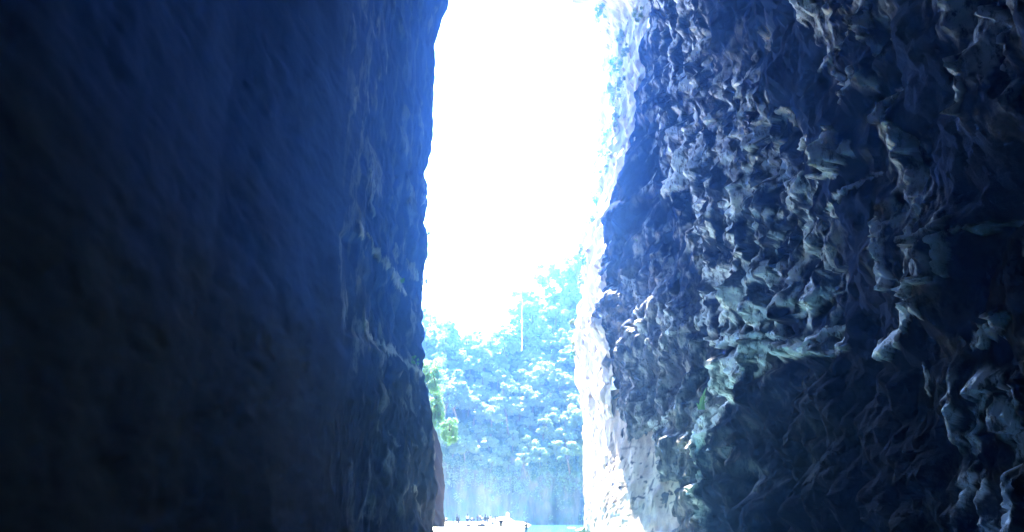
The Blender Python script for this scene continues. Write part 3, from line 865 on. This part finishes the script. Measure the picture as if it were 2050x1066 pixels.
def person(pose):
    """pose: dict of joint positions; returns a root Empty with body, hair, top, shorts"""
    J = dict(pelvis=(0, 0, .92), chest=(0, 0, 1.22), neck=(0, 0, 1.46), head=(0, -.02, 1.58), crown=(0, -.01, 1.70),
             lsh=(-.17, 0, 1.40), lel=(-.24, .02, 1.12), lwr=(-.25, -.06, .88), lhd=(-.25, -.10, .78),
             rsh=(.17, 0, 1.40), rel=(.24, .02, 1.12), rwr=(.25, -.06, .88), rhd=(.25, -.10, .78),
             lhp=(-.09, 0, .88), lkn=(-.10, -.01, .50), lan=(-.10, .02, .09), lto=(-.11, -.17, .04),
             rhp=(.09, 0, .88), rkn=(.10, -.01, .50), ran=(.10, .02, .09), rto=(.11, -.17, .04))
    J.update(pose)
    R = dict(pelvis=(.14, .11), chest=(.15, .11), neck=.055, head=.085, crown=.06, lsh=.06, lel=.042, lwr=.030, lhd=.035, rsh=.06, rel=.042, rwr=.030, rhd=.035,
             lhp=.085, lkn=.058, lan=.040, lto=.035, rhp=.085, rkn=.058, ran=.040, rto=.035)
    names = list(J); ix = {k: i for i, k in enumerate(names)}
    E = [("pelvis", "chest"), ("chest", "neck"), ("neck", "head"), ("head", "crown")]
    for s in "lr":
        E += [("chest", s + "sh"), (s + "sh", s + "el"), (s + "el", s + "wr"), (s + "wr", s + "hd"), ("pelvis", s + "hp"), (s + "hp", s + "kn"), (s + "kn", s + "an"), (s + "an", s + "to")]
    root = empty("person", (0, 0, 0))
    skin_mesh("body", [J[k] for k in names], [(ix[a], ix[b_]) for a, b_ in E], [R[k] for k in names], M['skin'], root)
    def sub(nm, keys, ed, k_, mat, frac=None):
        pts = [J[q] if isinstance(q, str) else tuple(Vector(J[q[0]]).lerp(Vector(J[q[1]]), q[2])) for q in keys]
        rr0 = [(R[q] if isinstance(q, str) else R[q[0]]) for q in keys]
        rr0 = [tuple(x + k_ for x in q) if isinstance(q, tuple) else q + k_ for q in rr0]
        return skin_mesh(nm, pts, ed, rr0, mat, root)
    sub("shirt", [("pelvis", "chest", .1), "chest", ("chest", "neck", .75), "lsh", ("lsh", "lel", .6), "rsh", ("rsh", "rel", .6)],
        [(0, 1), (1, 2), (1, 3), (3, 4), (1, 5), (5, 6)], .022, M['c_white'])
    sub("trousers", ["pelvis", "lhp", "lkn", ("lkn", "lan", .85), "rhp", "rkn", ("rkn", "ran", .85)], [(0, 1), (1, 2), (2, 3), (0, 4), (4, 5), (5, 6)], .022, M['c_navy'])
    h = Vector(J["head"]); c = Vector(J["crown"])
    sub_ = blob("hair", tuple(h.lerp(c, .62) + Vector((0, .022, .0))), (.098, .105, .10), M['hair'], 2, 0.05, 3, root)
    return root

stand = person({})
walk = person(dict(lkn=(-.10, -.16, .52), lan=(-.10, -.24, .12), lto=(-.10, -.42, .07), rkn=(.10, .06, .50), ran=(.10, .30, .14), rto=(.10, .16, .04),
                   lel=(-.24, .12, 1.14), lwr=(-.23, .16, .90), lhd=(-.23, .17, .80), rel=(.24, -.10, 1.14), rwr=(.22, -.26, .96), rhd=(.22, -.33, .90)))
wide = person(dict(lkn=(-.16, -.02, .50), lan=(-.22, .0, .09), lto=(-.24, -.18, .04), rkn=(.16, -.02, .50), ran=(.23, 0, .09), rto=(.25, -.18, .04),
                   lel=(-.34, .0, 1.18), lwr=(-.26, -.12, .98), lhd=(-.20, -.14, .92)))
sit = person(dict(pelvis=(0, 0, .16), chest=(0, .02, .46), neck=(0, 0, .70), head=(0, -.05, .82), crown=(0, -.05, .94),
                  lsh=(-.17, 0, .64), lel=(-.25, -.14, .42), lwr=(-.18, -.34, .42), lhd=(-.12, -.42, .42), rsh=(.17, 0, .64), rel=(.25, -.14, .42), rwr=(.18, -.34, .42), rhd=(.12, -.42, .42),
                  lhp=(-.09, -.06, .14), lkn=(-.13, -.42, .46), lan=(-.12, -.60, .08), lto=(-.12, -.78, .04), rhp=(.09, -.06, .14), rkn=(.13, -.42, .46), ran=(.12, -.60, .08), rto=(.12, -.78, .04)))
bend = person(dict(pelvis=(0, .10, .88), chest=(0, -.16, 1.06), neck=(0, -.38, 1.12), head=(0, -.50, 1.10), crown=(0, -.60, 1.12),
                   lsh=(-.17, -.32, 1.08), lel=(-.20, -.38, .82), lwr=(-.16, -.44, .60), lhd=(-.14, -.46, .50), rsh=(.17, -.32, 1.08), rel=(.20, -.38, .82), rwr=(.16, -.44, .60), rhd=(.14, -.46, .50),
                   lhp=(-.09, .08, .84), rhp=(.09, .08, .84), lkn=(-.10, -.02, .48), rkn=(.10, -.02, .48)))
PO = dict(stand=stand, walk=walk, wide=wide, sit=sit, bend=bend)
seen = set()
def place(pose, px_, Yd, rz, shirt, shorts, label, scale=1.0, z=None, group="people on the beach", legs=None):
    o = PO[pose] if pose not in seen else copy_tree(PO[pose])
    seen.add(pose)
    x = (px_ - 1025) / 1635.0 * Yd
    zz_ = float(sand_h(np.array([x]), np.array([float(Yd)]))[0]) if z is None else z
    o.location = (x, Yd, zz_ - 0.01); o.rotation_euler = (0, 0, rz); o.scale = (scale,) * 3
    for ch in o.children:
        nm = ch.name.split(".")[0]
        c = dict(shirt=shirt, trousers=shorts).get(nm)
        if c:
            ch.material_slots[0].link = 'OBJECT'; ch.material_slots[0].material = M['c_' + c]
    tag(o, label, "person", group)
    return o
P = [
    ("stand", 1053.5, 124, 2.8, "navy", "navy", "person in dark blue standing alone at the water edge right of the sand mound", 1.08, 0.0),
    ("wide", 1002.5, 106, 0.3, "grey", "brown", "person standing nearest on the sand with legs apart below the boulder", 1.06),
    ("walk", 971.5, 128, 1.2, "black", "black", "person in black walking at the front of the group on the sand", 1.05),
    ("stand", 935.5, 132, 0.5, "white", "black", "person in white top and black trousers standing at the front left of the group", 1.08),
    ("walk", 914.5, 150, 2.2, "black", "navy", "person in dark clothes walking apart to the left of the group", 1.08),
    ("stand", 918.5, 156, 1.0, "pale", "blue", "person in pale blue top just behind the dark walker on the left", 1.0),
    ("stand", 893, 160, 3.0, "white", "grey", "person in white top and grey trousers standing furthest left but one", 0.95),
    ("sit", 907, 170, 2.0, "black", "grey", "person in black crouching on the sand near the left walker", 1.0),
    ("sit", 879.5, 165, 1.2, "white", "pale", "person in white sitting furthest left beside the reddish rock", 1.0),
    ("bend", 943.5, 168, 0.8, "white", "brown", "person in white and brown bending over in the left of the crowd", 1.0),
    ("bend", 949, 172, -1.8, "brown", "grey", "person in brown bending down beside another bent person in the crowd", 1.0),
    ("stand", 955.5, 168, 0.2, "red", "brown", "person in red top standing in the middle of the crowd", 0.98),
    ("stand", 961, 176, 1.9, "white", "blue", "person in white top and blue trousers at the back of the crowd", 1.0),
    ("walk", 965, 160, 0.9, "white", "grey", "person in white top walking just left of the person in black", 1.0),
    ("stand", 976, 158, 2.6, "pale", "blue", "person in pale top and blue trousers just right of the person in black", 1.0),
    ("walk", 981.5, 162, 0.4, "white", "brown", "person in white top and brown trousers walking in the right of the crowd", 1.02),
    ("sit", 986, 158, 0.4, "grey", "navy", "person in grey sitting on the sand in the right of the crowd", 1.0),
    ("stand", 991.5, 152, 1.4, "brown", "black", "person in brown top standing at the right end of the crowd", 1.0),
    ("stand", 996, 150, 0.1, "white", "white", "person all in white standing on the side of the sand mound", 1.0),
    ("walk", 1006.5, 152, 2.4, "white", "pale", "person in white and pale blue walking near the mound crest", 1.0)]
for a in P:
    place(a[0], a[1], a[2], a[3], a[4], a[5], a[6], a[7], *(a[8:] or ()))

def backpack(px_, Yd, s, label, mat, rz):
    x = (px_ - 1025) / 1635.0 * Yd
    z = float(sand_h(np.array([x]), np.array([float(Yd)]))[0])
    root = empty("bag", (x, Yd, z), rz)
    blob("pouch", (0, 0, .2 * s), (.34 * s, .2 * s, .24 * s), mat, int(px_), 0.18, 3, root)
    V, Fc = tube([(-.16 * s, 0, .36 * s), (-.1 * s, 0, .5 * s), (.1 * s, 0, .5 * s), (.16 * s, 0, .36 * s)], [.02] * 4, 6)
    mesh_obj("handle", V, Fc, mat, root)
    tag(root, label, "bag", "bags lying on the sand")
backpack(938, 120, 1.0, "small dark bag on the sand nearest the left end of the row of bags", M['c_grey'], .2)
backpack(946.5, 121, 1.0, "small grey bag second from the left on the sand", M['c_grey'], 1.2)
backpack(958, 119, 1.0, "blue grey bag on the sand third from the left", M['c_blue'], .8)
backpack(965.5, 117, 1.3, "largest dark bag on the sand just left of the walking person in black", M['c_navy'], .4)

# ------------------------------------------------------------------ haze
n = bpy.data.materials.new("haze_air"); n.use_nodes = True
t = n.node_tree; t.nodes.clear()
pv = t.nodes.new("ShaderNodeVolumePrincipled")
pv.inputs["Color"].default_value = (*HAZE_COL, 1)
pv.inputs["Density"].default_value = HAZE
pv.inputs["Absorption Color"].default_value = (1, 1, 1, 1)
pv.inputs["Anisotropy"].default_value = 0.88
ou = t.nodes.new("ShaderNodeOutputMaterial")
t.links.new(pv.outputs[0], ou.inputs["Volume"])
bm = bmesh.new(); bmesh.ops.create_cube(bm, size=1)
me = bpy.data.meshes.new("haze"); bm.to_mesh(me); bm.free()
me.materials.append(n)
hz_ = bpy.data.objects.new("haze", me); COL.objects.link(hz_)
hz_.scale = (1820, 1530, 150); hz_.location = (0, 450, 150 / 2 - 4)
tag(hz_, "pale blue haze filling the gorge", "haze", kind="stuff")
